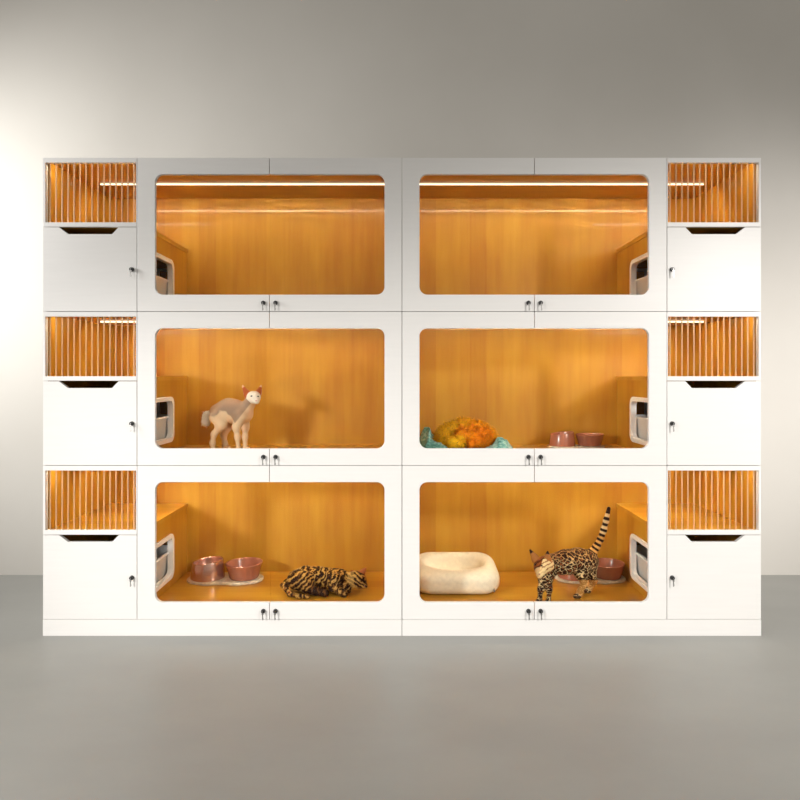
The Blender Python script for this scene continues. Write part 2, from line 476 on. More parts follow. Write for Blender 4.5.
def seg(p0, r0, p1, r1, tag, k=0.012, flat=None):
    return dict(p0=np.array(p0, float), r0=r0, p1=np.array(p1, float), r1=r1, tag=tag, k=k, flat=flat)
def seg_d(P, s):
    v = s['p1'] - s['p0']; L = max(v @ v, 1e-12)
    t = np.clip(((P - s['p0']) @ v) / L, 0, 1)
    q = P - (s['p0'] + t[..., None] * v)
    if s['flat']:
        n, f = s['flat']; n = np.array(n, float); n /= np.linalg.norm(n)
        q = q + (q @ n)[..., None] * n * (f - 1)
    return np.sqrt((q * q).sum(-1)) - (s['r0'] + (s['r1'] - s['r0']) * t), t
def smin(a, b, k):
    hh = np.clip(0.5 + 0.5 * (b - a) / k, 0, 1)
    return b + (a - b) * hh - k * hh * (1 - hh)
def field(P, segs):
    F = None
    for s in segs:
        d, _ = seg_d(P, s)
        F = d if F is None else smin(F, d, s['k'])
    return F
def grow(segs, h=0.003, extra=None):
    pts = np.array([s['p0'] for s in segs] + [s['p1'] for s in segs]); r = max(max(s['r0'], s['r1']) for s in segs) + 0.012
    lo, hi = pts.min(0) - r, pts.max(0) + r
    n = np.ceil((hi - lo) / h).astype(int) + 1
    ax = [lo[i] + h * np.arange(n[i]) for i in range(3)]
    F = np.empty(n)
    for i in range(n[0]):
        P = np.stack(np.meshgrid([ax[0][i]], ax[1], ax[2], indexing='ij'), -1)
        F[i] = field(P, segs)[0] if extra is None else extra(P, field(P, segs))[0]
    return surface_nets(F, lo, h)
def to_mesh(name, V, Q, org, colors=None):
    me = bpy.data.meshes.new(name)
    me.from_pydata([tuple(v) for v in (V - np.array(org))], [], [tuple(int(i) for i in q) for q in Q])
    me.update()
    if colors is not None:
        at = me.attributes.new('coat', 'FLOAT_COLOR', 'POINT')
        at.data.foreach_set('color', np.concatenate([colors, np.ones((len(colors), 1))], 1).ravel().astype(np.float32))
    for p in me.polygons: p.use_smooth = True
    return me
def nearest(V, segs):
    D = []; T = []
    for s in segs:
        d, t = seg_d(V, s); D.append(d); T.append(t)
    i = np.argmin(np.array(D), 0)
    return i, np.array(T)[i, np.arange(len(V))]
def px_chain(pts, tag, k=0.012, flat=None):
    """pts: (px, py, Y, radius in px)"""
    out = []
    for a, b in zip(pts, pts[1:]):
        out.append(seg(W(*a[:3]), a[3] * S * (1 + a[2] / DF), W(*b[:3]), b[3] * S * (1 + b[2] / DF), tag, k, flat))
    return out
def front_point(V, px, py, tol=1.4):
    d = 1 + V[:, 1] / DF
    X = V[:, 0] / (S * d) + 402; Yp = (CAMZ - V[:, 2]) / (S * d) + 376
    m = (np.hypot(X - px, Yp - py) < tol)
    if not m.any(): 
        i = np.argmin(np.hypot(X - px, Yp - py)); return Vector(V[i])
    c = V[m]; return Vector(c[np.argmin(c[:, 1])])
def fbm(p, sc_, o=3): return noise.fractal(Vector(p) * sc_, 0.7, 2.0, o)
def ball(name, c, r, mat, parent, org, scale=(1, 1, 1)):
    b = bmesh.new(); bmesh.ops.create_uvsphere(b, u_segments=14, v_segments=10, radius=r)
    for v in b.verts: v.co = Vector((v.co.x * scale[0], v.co.y * scale[1], v.co.z * scale[2])) + (Vector(c) - Vector(org))
    return obj(name, b, mat, parent, smooth=True)
M_EYE = simple('dark_eye', (0.012, 0.010, 0.008), 0.08, spec=0.8)
M_NOSE = simple('pink_nose', (0.55, 0.22, 0.18), 0.4)
M_NOSE_D = simple('brick_nose', (0.30, 0.09, 0.06), 0.4)
mix = lambda a, b, t: tuple(x + (y - x) * t for x, y in zip(a, b))
sstep = lambda x, a, b: (lambda t: t * t * (3 - 2 * t))(min(1, max(0, (x - a) / (b - a))))

def fur(name, V, Nn, cols, count, length, width, mat, parent, org, droop=0.4, jitter=0.5, seed=3):
    """thick tufts of hair standing off a surface, one mesh"""
    rg = np.random.default_rng(seed)
    ids = rg.integers(0, len(V), count)
    vs = []; fs = []; cs = []; ns = []
    for i in ids:
        p = Vector(V[i]); n = Vector(Nn[i])
        t = n.orthogonal().normalized(); t.rotate(Matrix.Rotation(rg.uniform(0, 6.28), 3, n)) 
        u = n.cross(t)
        g = Vector(rg.normal(0, jitter, 3)) + Vector((0, 0, -droop)); g -= n * g.dot(n)
        dirn = (n * 0.55 + g).normalized()
        L = length * rg.uniform(0.5, 1.15); w = width * rg.uniform(0.6, 1.2)
        base = len(vs)
        mid = p + dirn * L * 0.55; tip = p + (dirn + Vector((0, 0, -0.35))).normalized() * L
        for a in (0, 1, 2):
            an = a * 2.094
            vs.append(p - n * 0.002 + (t * math.cos(an) + u * math.sin(an)) * w)
        for a in (0, 1, 2):
            an = a * 2.094
            vs.append(mid + (t * math.cos(an) + u * math.sin(an)) * w * 0.6)
        vs.append(tip)
        for a in (0, 1, 2):
            c = (a + 1) % 3
            fs.append((base + a, base + c, base + 3 + c, base + 3 + a)); fs.append((base + 3 + a, base + 3 + c, base + 6))
        k = rg.uniform(0.75, 1.2)
        cs += [tuple(x * k for x in cols[i])] * 7; ns += [tuple(n)] * 7
    me = bpy.data.meshes.new(name)
    me.from_pydata([tuple(v - Vector(org)) for v in vs], [], fs); me.update()
    at = me.attributes.new('coat', 'FLOAT_COLOR', 'POINT')
    at.data.foreach_set('color', np.concatenate([np.array(cs), np.ones((len(cs), 1))], 1).ravel().astype(np.float32))
    o = link_mesh(name, me, mat, parent, smooth=True)
    me.normals_split_custom_set_from_vertices(ns)
    return o
def vnormals(V, Q):
    n = np.zeros_like(V)
    fn = np.cross(V[Q[:, 2]] - V[Q[:, 0]], V[Q[:, 3]] - V[Q[:, 1]])
    for j in range(4): np.add.at(n, Q[:, j], fn)
    return n / np.maximum(np.linalg.norm(n, axis=1, keepdims=True), 1e-12)

# ---- hairless cat, middle tier
def hairless():
    Y = 0.30
    org = Vector((W(228, 440, Y).x, Y, FLOORZ[1]))
    def fl(px, y): 
        d = 1 + y / DF
        return 376 + 83 / d * 1.0
    f = lambda y: 376 + (CAMZ - FLOORZ[1]) / (S * (1 + y / DF))
    s = []
    s += px_chain([(219, 413, Y+.02, 9.5), (229, 410.5, Y, 11.0), (237, 412, Y-.01, 10), (244, 414, Y-.02, 8.6)], 'body', 0.03)
    s += px_chain([(244, 412, Y-.02, 8.0), (249, 404, Y-.035, 5.0), (252.5, 398, Y-.05, 4.8)], 'neck', 0.022)
    s += px_chain([(253.2, 397, Y-.05, 6.0), (254.8, 397.4, Y-.06, 5.7)], 'head', 0.012)
    s += px_chain([(254.8, 398.5, Y-.065, 4.6), (256.6, 401.3, Y-.085, 2.9)], 'muzzle', 0.012)
    # ears
    s += [seg(W(247.6, 394.8, Y-.05), 5.0*S, W(242.7, 386.0, Y-.05), 1.3*S, 'ear', 0.004, ((0.35, 1, 0.1), 3.0))]
    s += [seg(W(258.4, 392.8, Y-.045), 4.2*S, W(260.9, 386.0, Y-.045), 1.2*S, 'ear', 0.004, ((-0.5, 1, 0.1), 2.8))]
    # legs
    yh, yh2, yf, yf2 = Y - .03, Y + .06, Y - .06, Y + .03
    s += px_chain([(217, 417, yh, 8.0), (221.5, 425, yh-.01, 4.6), (214, 434, yh, 2.5), (212.5, 443, yh, 2.1), (213, f(yh)-2.2, yh, 2.1)], 'leg', 0.018)
    s += px_chain([(213, f(yh)-2.2, yh, 2.1), (217, f(yh)-2.0, yh-.02, 2.2)], 'paw', 0.008)
    s += px_chain([(221, 417, yh2, 7.0), (227, 427, yh2, 4.2), (223.5, 435, yh2, 2.7), (225, 444, yh2, 2.3), (225, f(yh2)-2.2, yh2, 2.3)], 'leg2', 0.018)
    s += px_chain([(225, f(yh2)-2.2, yh2, 2.3), (229, f(yh2)-2, yh2-.015, 2.1)], 'paw', 0.008)
    s += px_chain([(241, 417, yf, 6.5), (236.5, 427, yf, 3.7), (237.5, 437, yf, 2.3), (238.5, f(yf)-2.2, yf, 2.1)], 'leg', 0.018)
    s += px_chain([(238.5, f(yf)-2.2, yf, 2.1), (241, f(yf)-2.0, yf-.02, 2.2)], 'paw', 0.008)
    s += px_chain([(244, 418, yf2, 6.5), (245.5, 427, yf2, 3.3), (245, 437, yf2, 2.2), (245.3, f(yf2)-2.2, yf2, 2.3)], 'leg2', 0.018)
    s += px_chain([(245.3, f(yf2)-2.2, yf2, 2.3), (248, f(yf2)-2, yf2-.02, 2.1)], 'paw', 0.008)
    s += px_chain([(212.5, 415, Y+.01, 4), (207.5, 416, Y, 4.6), (206, 422, Y-.01, 4.4)], 'tail', 0.008)
    V, Q = grow(s, 0.0026)
    i, t = nearest(V, s)
    Nn = vnormals(V, Q)
    cream = (0.78, 0.56, 0.34); grey = (0.36, 0.235, 0.155); white = (0.86, 0.76, 0.62); rust = (0.42, 0.10, 0.025)
    cols = np.zeros((len(V), 3))
    d = 1 + V[:, 1] / DF
    PX = V[:, 0] / (S * d) + 402; PY = (CAMZ - V[:, 2]) / (S * d) + 376
    for n in range(len(V)):
        tg = s[i[n]]['tag']; v = V[n]
        w = 1.6 * fbm(v, 45)
        if tg in ('body', 'neck', 'leg', 'leg2') :
            # grey mantle over the back; cream belly, haunch and chest
            low = 416.5 + w - 6.0 * math.exp(-((PX[n] - 223) / 6.5) ** 2) * sstep(PX[n], 214, 219) + 7.0 * math.exp(-((PX[n] - 235.5) / 4.0) ** 2)
            m = 1 - sstep(PY[n], low - 1, low + 1)
            chest = sstep(PX[n] + (PY[n] - 412) * 0.8, 243.0, 244.5)
            m *= 1 - chest
            if tg == 'leg2': m *= 0
            c = mix(cream, grey, m)
        elif tg == 'ear':
            c = rust if Nn[n][1] < -0.45 and t[n] < 0.85 else mix(rust, cream, 0.75)
        elif tg == 'head':
            c = mix(white, grey, 0.65 * sstep(393.5 - PY[n], 0, 3))
        elif tg == 'tail': c = (0.93, 0.86, 0.74)
        else: c = white if tg == 'muzzle' else cream
        cols[n] = c
    me = to_mesh('hairless_cat', V, Q, org, cols)
    o = link_mesh('hairless_cat', me, coat_mat('bare_skin', 0.6, 0.06, 90)); o.location = org
    tag(o, 'hairless cream and grey cat standing alone on the wooden floor of its cage', 'cat')
    for px, py in ((250.9, 396.0), (258.3, 395.8)):
        q = front_point(V, px, py, 1.0); ball('eye', q + Vector((0, 0.0012, 0)), 0.0046, M_EYE, o, org, (1.25, 0.7, 0.85))
    q = front_point(V, 257.0, 400.8, 1.0); ball('nose', q, 0.0035, M_NOSE, o, org, (1.2, 0.7, 0.8))
    sel = np.array([s[k]['tag'] == 'tail' and PX[n] < 210 for n, k in enumerate(i)])
    fur('tail_tuft', V[sel], Nn[sel], np.tile(np.array((0.95, 0.88, 0.76)), (sel.sum(), 1)), 130, 0.012, 0.0013, coat_mat('white_fluff', 0.8, hair=True), o, org, droop=0.2)
hairless()

# ---- spotted cat, bottom tier
def spotted():
    f = lambda y: 376 + (CAMZ - FLOORZ[0]) / (S * (1 + y / DF))
    ya, yb = 0.17, 0.235
    org = Vector((W(565, 590, 0.2).x, 0.2, FLOORZ[0]))
    s = []
    s += px_chain([(588, 560, yb, 10.0), (578, 560.5, yb-.02, 11.2), (566, 562, ya+.01, 11.0), (557, 564, ya, 10.0)], 'body', 0.03)
    s += px_chain([(556, 563, ya, 8.5), (549.5, 563, ya-.025, 7.5), (545.5, 564, ya-.05, 7)], 'neck', 0.022)
    s += px_chain([(544.3, 565, ya-.06, 8.4), (541.3, 566.5, ya-.07, 7.6)], 'head', 0.014)
    s += px_chain([(541.0, 570, ya-.085, 5.6), (539.6, 574.5, ya-.11, 3.7)], 'muzzle', 0.012)
    s += [seg(W(535.6, 559.0, ya-.065), 4.8*S, W(530.0, 550.0, ya-.065), 1.1*S, 'ear', 0.005, ((-0.45, 1, 0.1), 2.4))]
    s += [seg(W(547.6, 558.6, ya-.075), 4.6*S, W(547.6, 551.8, ya-.075), 1.2*S, 'ear', 0.005, ((0.5, 1, 0.1), 2.4))]
    y1, y2, y3, y4 = 0.115, 0.17, 0.19, 0.265
    s += px_chain([(551, 568, y1+.04, 7.5), (549.0, 577, y1+.02, 3.8), (549.2, 589, y1+.01, 2.4), (548.6, f(y1)-2.4, y1+.01, 2.2)], 'leg', 0.018)
    s += px_chain([(548.6, f(y1)-2.4, y1+.01, 2.2), (547.0, f(y1)-2.0, y1-.012, 2.3)], 'paw', 0.008)
    s += px_chain([(551, 568, y2, 7), (542.5, 578, y2-.02, 3.7), (540.6, 589, y2-.03, 2.4), (539.6, f(y2-.03)-2.4, y2-.03, 2.2)], 'leg', 0.018)
    s += px_chain([(539.6, f(y2-.03)-2.4, y2-.03, 2.2), (537.6, f(y2-.05)-2.0, y2-.05, 2.3)], 'paw', 0.008)
    s += px_chain([(587, 562, y3+.02, 9), (581, 574, y3, 5.6), (584.5, 583, y3, 3.1), (580, 591, y3, 2.5), (579, f(y3)-2.4, y3, 2.4)], 'leg', 0.018)
    s += px_chain([(579, f(y3)-2.4, y3, 2.4), (575.5, f(y3)-2.0, y3-.015, 2.4)], 'paw', 0.008)
    s += px_chain([(590, 562, y4, 9), (590.5, 574, y4, 5.2), (593.5, 581, y4, 3.0), (589, 588, y4, 2.4), (588.5, f(y4)-2.4, y4, 2.3)], 'leg', 0.018)
    s += px_chain([(588.5, f(y4)-2.4, y4, 2.3), (585.5, f(y4)-2.0, y4-.012, 2.4)], 'paw', 0.008)
    tl = [(592, 553, yb, 4.6), (596.5, 546.5, yb, 3.3), (600.8, 538.5, yb, 3.0), (603.6, 530, yb, 2.8), (606.2, 520, yb, 2.5), (608.8, 508.5, yb, 1.9)]
    tail = px_chain(tl, 'tail', 0.012); s += tail
    V, Q = grow(s, 0.0026)
    i, t = nearest(V, s); Nn = vnormals(V, Q)
    d = 1 + V[:, 1] / DF
    PX = V[:, 0] / (S * d) + 402; PY = (CAMZ - V[:, 2]) / (S * d) + 376
    dark = (0.022, 0.006, 0.003); rust = (0.27, 0.070, 0.014); gold = (0.66, 0.32, 0.075); pale = (0.86, 0.62, 0.30)
    cols = np.zeros((len(V), 3))
    t0 = [k for k, q in enumerate(s) if q['tag'] == 'tail'][0]
    for n in range(len(V)):
        tg = s[i[n]]['tag']; v = Vector(V[n])
        if tg == 'tail':
            u = (i[n] - t0) + t[n]
            band = math.sin(u * 2 * math.pi * 1.75)
            c = mix(pale if u > 2.6 else gold, dark, sstep(band, -0.15, 0.15))
            if u > 4.85: c = dark
        elif tg in ('body', 'leg', 'neck', 'paw'):
            q = v.copy(); q.x *= 0.75
            q += Vector((fbm(v, 30), fbm(v + Vector((5, 0, 0)), 30), fbm(v + Vector((0, 7, 0)), 30))) * 0.005
            scale = 50 if tg in ('body',) else 60
            if tg in ('leg', 'paw') and PY[n] > 578: q.z *= 1.6; q.x *= 0.5; scale = 60
            dd, _ = noise.voronoi(q * scale)
            edge = dd[1] - dd[0]
            web = 1 - sstep(edge, 0.02, 0.10)
            core = 1 - sstep(dd[0], 0.10, 0.34)
            c = mix(dark, rust, core * 0.9)
            light = mix(pale, gold, sstep(570 - PY[n], 0, 14) * 0.8)
            c = mix(c, light, web)
            if tg == 'leg' and PX[n] > 570 and PY[n] > 580: c = mix(c, gold, 0.55)
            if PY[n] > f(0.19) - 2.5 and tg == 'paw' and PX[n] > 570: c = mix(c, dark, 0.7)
        elif tg in ('head', 'muzzle'):
            sgn = PX[n] - (539.5 + (PY[n] - 571) * -0.28)     # the two halves of the face
            st = math.sin((PX[n] * 0.75 + PY[n] * 1.1) * 1.25 + 2 * fbm(v, 40))
            if sgn < 0: c = mix(rust, dark, sstep(st, -0.2, 0.4) * 0.7)
            else: c = mix(pale, rust, sstep(st, 0.3, 0.75) * 0.9)
            if PY[n] < 559: c = mix(rust, dark, sstep(st, 0, 0.4))
            if tg == 'muzzle': c = mix(c, pale, 0.6)
        else:
            c = mix(rust, gold, 0.25) if Nn[n][1] < -0.4 else mix(rust, dark, 0.75)
        if tg == 'ear' and t[n] > 0.7: c = dark
        cols[n] = c
    me = to_mesh('spotted_cat', V, Q, org, cols)
    o = link_mesh('spotted_cat', me, coat_mat('spotted_coat', 0.5, 0.15, 160)); o.location = org
    tag(o, 'spotted rust and black cat standing with ringed tail raised, head lowered', 'cat')
    for px, py in ((541.3, 565.2), (535.2, 564.2)):
        q = front_point(V, px, py, 1.0); ball('eye', q + Vector((0, 0.0012, 0)), 0.0044, M_EYE, o, org, (1.1, 0.7, 0.95))
    q = front_point(V, 538.6, 573.6, 1.0); ball('nose', q, 0.0036, M_NOSE_D, o, org, (1.2, 0.8, 0.8))
spotted()

# ---- sleeping tabby, bottom tier
def tabby():
    f = lambda y: 376 + (CAMZ - FLOORZ[0]) / (S * (1 + y / DF))
    Y = 0.30
    org = Vector((W(322, 590, 0.27).x, 0.27, FLOORZ[0]))
    s = []
    s += px_chain([(297, 579.5, Y, 9.5), (306, 577.5, Y, 10.3), (318, 577.5, Y+.01, 9.8), (330, 578.5, Y+.01, 9.0), (339, 579, Y, 9.0), (344, 580, Y-.01, 7.5)], 'body', 0.025)
    s += px_chain([(345, 579.5, Y-.01, 6.5), (353, 580, Y-.02, 6.6)], 'neck', 0.02)
    s += px_chain([(355.5, 579.5, Y-.025, 8.4), (358.5, 580.5, Y-.03, 8.0)], 'head', 0.014)
    s += px_chain([(360, 583, Y-.045, 5.2), (364.5, 585.6, Y-.06, 3.0)], 'muzzle', 0.012)
    s += [seg(W(360.3, 575.0, Y-.025), 5.2*S, W(366.0, 567.8, Y-.025), 1.0*S, 'ear', 0.005, ((0.35, 1, 0.0), 2.4))]
    s += [seg(W(354.0, 573.0, Y-.0), 3.6*S, W(351.5, 570.8, Y+.0), 1.2*S, 'ear', 0.005, ((-0.35, 1, 0.0), 2.4))]
    # haunch and long hind foot
    yl = Y - .075
    s += px_chain([(296, 580.5, Y-.03, 8.5), (304, 582, Y-.05, 8.6), (308, 586.5, yl, 5.2)], 'haunch', 0.02)
    s += px_chain([(307, f(yl)-6.5, yl, 4.4), (316, f(yl)-4.6, yl-.01, 3.8), (325.5, f(yl-.02)-3.6, yl-.02, 3.7)], 'foot', 0.01)
    # curled tail along the floor
    s += px_chain([(287, 583, Y, 4.2), (283.5, 585.5, Y-.04, 2.9), (290, f(Y-.09)-3, Y-.09, 2.5), (299, f(Y-.115)-2.6, Y-.115, 2.3), (308, f(Y-.12)-2.3, Y-.12, 2.0)], 'tail', 0.010)
    # fore legs
    s += px_chain([(337, 580, Y-.05, 6.8), (333.5, 587, yl+.01, 4.4), (341, f(yl-.01)-4.2, yl-.01, 3.4), (344.3, f(yl-.02)-3.4, yl-.02, 3.6)], 'foreleg', 0.014)
    s += px_chain([(343, 583, Y-.04, 5), (348, f(Y-.06)-4.5, Y-.06, 3.3)], 'foreleg', 0.014)
    V, Q = grow(s, 0.0026)
    i, t = nearest(V, s); Nn = vnormals(V, Q)
    d = 1 + V[:, 1] / DF
    PX = V[:, 0] / (S * d) + 402; PY = (CAMZ - V[:, 2]) / (S * d) + 376
    dark = (0.016, 0.005, 0.002); brown = (0.13, 0.050, 0.010); tan = (0.47, 0.25, 0.040); pale = (0.66, 0.42, 0.12)
    cols = np.zeros((len(V), 3))
    for n in range(len(V)):
        tg = s[i[n]]['tag']; v = Vector(V[n])
        w = fbm(v, 24) * 3.2 + fbm(v, 75) * 1.3
        if tg == 'haunch':
            st = math.sin((PX[n] * 0.55 + PY[n] * 1.0 + 0.02 * (PX[n] - 290) ** 2) * 0.95 + 0.9 * w)
        elif tg == 'tail': st = math.sin(PX[n] * 0.95 + w)
        elif tg in ('head', 'muzzle', 'neck'): st = math.sin((PX[n] * 0.6 - PY[n] * 0.9) * 1.3 + w)
        elif tg == 'foot': st = 0.5 + 0.5 * math.sin(PX[n] * 1.1 + w)
        else: st = math.sin((PX[n] + 0.45 * PY[n]) * 0.95 + 1.6 * w)
        c = mix(brown, dark, sstep(st, -0.1, 0.6))
        c = mix(c, tan, sstep(-st, 0.15, 0.8) * (0.35 + 0.65 * sstep(584 - PY[n], -2, 14)))  # tan stripes; stronger toward the top, light from above put into the coat
        if st < -0.8: c = mix(c, pale, 0.45)
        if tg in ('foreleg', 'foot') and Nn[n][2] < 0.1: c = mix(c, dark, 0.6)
        if tg == 'ear': c = (0.36, 0.10, 0.03) if Nn[n][1] < -0.3 else brown
        if tg == 'head' and PX[n] < 354: c = mix(c, pale, 0.35)
        cols[n] = c
    me = to_mesh('tabby_cat', V, Q, org, cols)
    o = link_mesh('tabby_cat', me, coat_mat('tabby_coat', 0.6, 0.2, 160)); o.location = org
    tag(o, 'brown striped tabby cat asleep on its side on the cage floor', 'cat')
    q = front_point(V, 365.2, 585.3, 1.0); ball('nose', q, 0.0032, M_NOSE_D, o, org)
    # closed lids: thin dark creases
    for a, c in (((357.2, 581.6), (360.6, 580.8)),):
        p0, p1 = front_point(V, *a, 1.0), front_point(V, *c, 1.0)
        b = bmesh.new(); cyl(b, p0 - org, 0.0014, 0.0012, (p1 - p0), (p1 - p0).length, 8); obj('closed_eye', b, M_EYE, o)
tabby()

# ---- fluffy orange cat curled on its blanket, middle tier
def orange():
    Y = 0.27
    z0 = FLOORZ[1] + 0.022
    f = 376 + (CAMZ - z0) / (S * (1 + Y / DF))
    org = Vector((W(466, 440, Y).x, Y, z0))
    s = []
    s += px_chain([(445, f-10, Y-.01, 9.0), (451, f-12, Y+.05, 11), (464, f-15, Y+.07, 12), (477, f-13, Y+.05, 11.5), (485, f-10.5, Y, 10)], 'body', 0.02)
    s += px_chain([(483, f-10, Y-.02, 9.5), (475, f-9.5, Y-.07, 8.5)], 'chest', 0.02)
    s += px_chain([(468, f-11, Y-.06, 9.0), (463, f-10.5, Y-.075, 8.0)], 'head', 0.012)
    s += px_chain([(461, f-8, Y-.095, 5), (457.5, f-6, Y-.105, 3.6)], 'muzzle', 0.01)
    s += [seg(W(463, f-18, Y-.07), 3.2*S, W(460.3, f-23.0, Y-.07), 1.2*S, 'ear', 0.005, ((0.2, 1, 0), 2.2))]
    s += [seg(W(471, f-18.0, Y-.07), 3.2*S, W(473, f-23.2, Y-.07), 1.2*S, 'ear', 0.005, ((-0.2, 1, 0), 2.2))]
    s += px_chain([(441, f-8, Y-.03, 6.5), (444, f-6, Y-.08, 6.0), (452, f-5, Y-.11, 5.2), (459, f-4, Y-.12, 4.0)], 'tail', 0.012)
    s += px_chain([(480, f-6, Y-.06, 5.5), (472, f-4, Y-.11, 4.2)], 'foreleg', 0.012)
    V, Q = grow(s, 0.0032)
    i, t = nearest(V, s); Nn = vnormals(V, Q)
    d = 1 + V[:, 1] / DF
    PX = V[:, 0] / (S * d) + 402
    yellow = (1.0, 0.54, 0.014); org_c = (1.0, 0.36, 0.007); red = (0.95, 0.17, 0.004)
    cols = np.zeros((len(V), 3))
    for n in range(len(V)):
        v = Vector(V[n]); w = fbm(v, 22) * 0.5
        tg = s[i[n]]['tag']
        m = sstep((PX[n] - 452) / 26 + w, 0.0, 1.0)
        c = mix(yellow, org_c, m)
        if tg in ('head', 'chest', 'foreleg', 'ear'): c = mix(c, red, 0.55 + 0.5 * w)
        cols[n] = c
    cols = np.clip(cols, 0.001, 1)
    me = to_mesh('orange_cat', V, Q, org, cols)
    mt = coat_mat('ginger_coat', 0.7, 0.3, 60, hair=True)
    o = link_mesh('orange_cat', me, mt); o.location = org
    tag(o, 'fluffy bright orange cat curled up asleep on a teal blanket', 'cat')
    fur('long_fur', V, Nn, cols, 3600, 0.026, 0.0028, mt, o, org, droop=0.3, jitter=0.55)
    q = front_point(V, 457.5, f-6, 1.2); ball('nose', q, 0.004, M_NOSE_D, o, org)
orange()

# ---- teal blanket under the orange cat
def blanket():
    z0 = FLOORZ[1]
    cx, cy = W(464.5, 440, 0.27).x, 0.27
    nx, ny = 110, 80
    hw, hd = 0.235, 0.215
    b = bmesh.new()
    def H(u, v):
        x, y = u * hw, v * hd
        e = max(0, 1 - (abs(u) ** 3.2 + abs(v) ** 3.2)) ** 0.4
        nz = noise.fractal(Vector((x * 16, y * 12, 1.3)), 0.8, 2, 4)
        fold = math.sin((x * 0.8 + y * 0.6 + 0.02 * nz) * 90)
        hl = 0.105 * math.exp(-((x + 0.185) / 0.052) ** 2) * math.exp(-((y - 0.02) / 0.13) ** 2)
        hr = 0.062 * math.exp(-((x - 0.172) / 0.060) ** 2) * math.exp(-((y + 0.02) / 0.13) ** 2)
        ridge = 0.030 * math.exp(-((x + 0.12) / 0.035) ** 2) * math.exp(-((y + 0.12) / 0.05) ** 2)
        rim = hl + hr + ridge
        return 0.003 + e * (0.017 + rim * (1 + 0.45 * nz) + 0.10 * rim * fold)
    top = [[b.verts.new((-hw + 2 * hw * i / nx, -hd + 2 * hd * j / ny, H(-1 + 2 * i / nx, -1 + 2 * j / ny))) for j in range(ny + 1)] for i in range(nx + 1)]
    # round the plan a little
    for i in range(nx + 1):
        for j in range(ny + 1):
            u, v = -1 + 2 * i / nx, -1 + 2 * j / ny
            k = 1 - 0.10 * (u * u * v * v)
            w = 0.012 * noise.noise(Vector((u * 3, v * 3, 4)))
            top[i][j].co.x = top[i][j].co.x * k + w; top[i][j].co.y = top[i][j].co.y * k + w
    bot = [[b.verts.new((c.co.x, c.co.y, 0)) for c in row] for row in top]
    for i in range(nx):
        for j in range(ny):
            b.faces.new((top[i][j], top[i+1][j], top[i+1][j+1], top[i][j+1]))
            b.faces.new((bot[i][j], bot[i][j+1], bot[i+1][j+1], bot[i+1][j]))
    for i in range(nx):
        b.faces.new((top[i][0], bot[i][0], bot[i+1][0], top[i+1][0])); b.faces.new((top[i][ny], top[i+1][ny], bot[i+1][ny], bot[i][ny]))
    for j in range(ny):
        b.faces.new((top[0][j], top[0][j+1], bot[0][j+1], bot[0][j])); b.faces.new((top[nx][j], bot[nx][j], bot[nx][j+1], top[nx][j+1]))
    m, nt, bs = new_mat('teal_fleece')
    tc = N(nt, 'ShaderNodeTexCoord')
    no = N(nt, 'ShaderNodeTexNoise'); no.inputs['Scale'].default_value = 80; no.inputs['Detail'].default_value = 3
    nt.links.new(tc.outputs['Object'], no.inputs['Vector'])
    n2 = N(nt, 'ShaderNodeTexNoise'); n2.inputs['Scale'].default_value = 14
    nt.links.new(tc.outputs['Object'], n2.inputs['Vector'])
    ad = N(nt, 'ShaderNodeMath', operation='MULTIPLY_ADD'); ad.inputs[1].default_value = 0.5
    nt.links.new(no.outputs['Fac'], ad.inputs[0]); 
    m5 = N(nt, 'ShaderNodeMath', operation='MULTIPLY'); m5.inputs[1].default_value = 0.5; nt.links.new(n2.outputs['Fac'], m5.inputs[0]); nt.links.new(m5.outputs[0], ad.inputs[2])
    nt.links.new(ramp(nt, [(0.38, (0.03, 0.17, 0.15)), (0.5, (0.13, 0.38, 0.34)), (0.62, (0.45, 0.70, 0.64))], ad.outputs[0]), bs.inputs['Base Color'])
    bs.inputs['Roughness'].default_value = 0.9; bs.inputs['Sheen Weight'].default_value = 0.2
    bp = N(nt, 'ShaderNodeBump'); bp.inputs['Strength'].default_value = 0.5; bp.inputs['Distance'].default_value = 0.003
    nt.links.new(no.outputs['Fac'], bp.inputs['Height']); nt.links.new(bp.outputs['Normal'], bs.inputs['Normal'])
    o = obj('fleece_blanket', b, m, smooth=True); o.location = (cx, cy, z0)
    tag(o, 'rumpled teal fleece blanket bunched around the orange cat', 'blanket')
blanket()

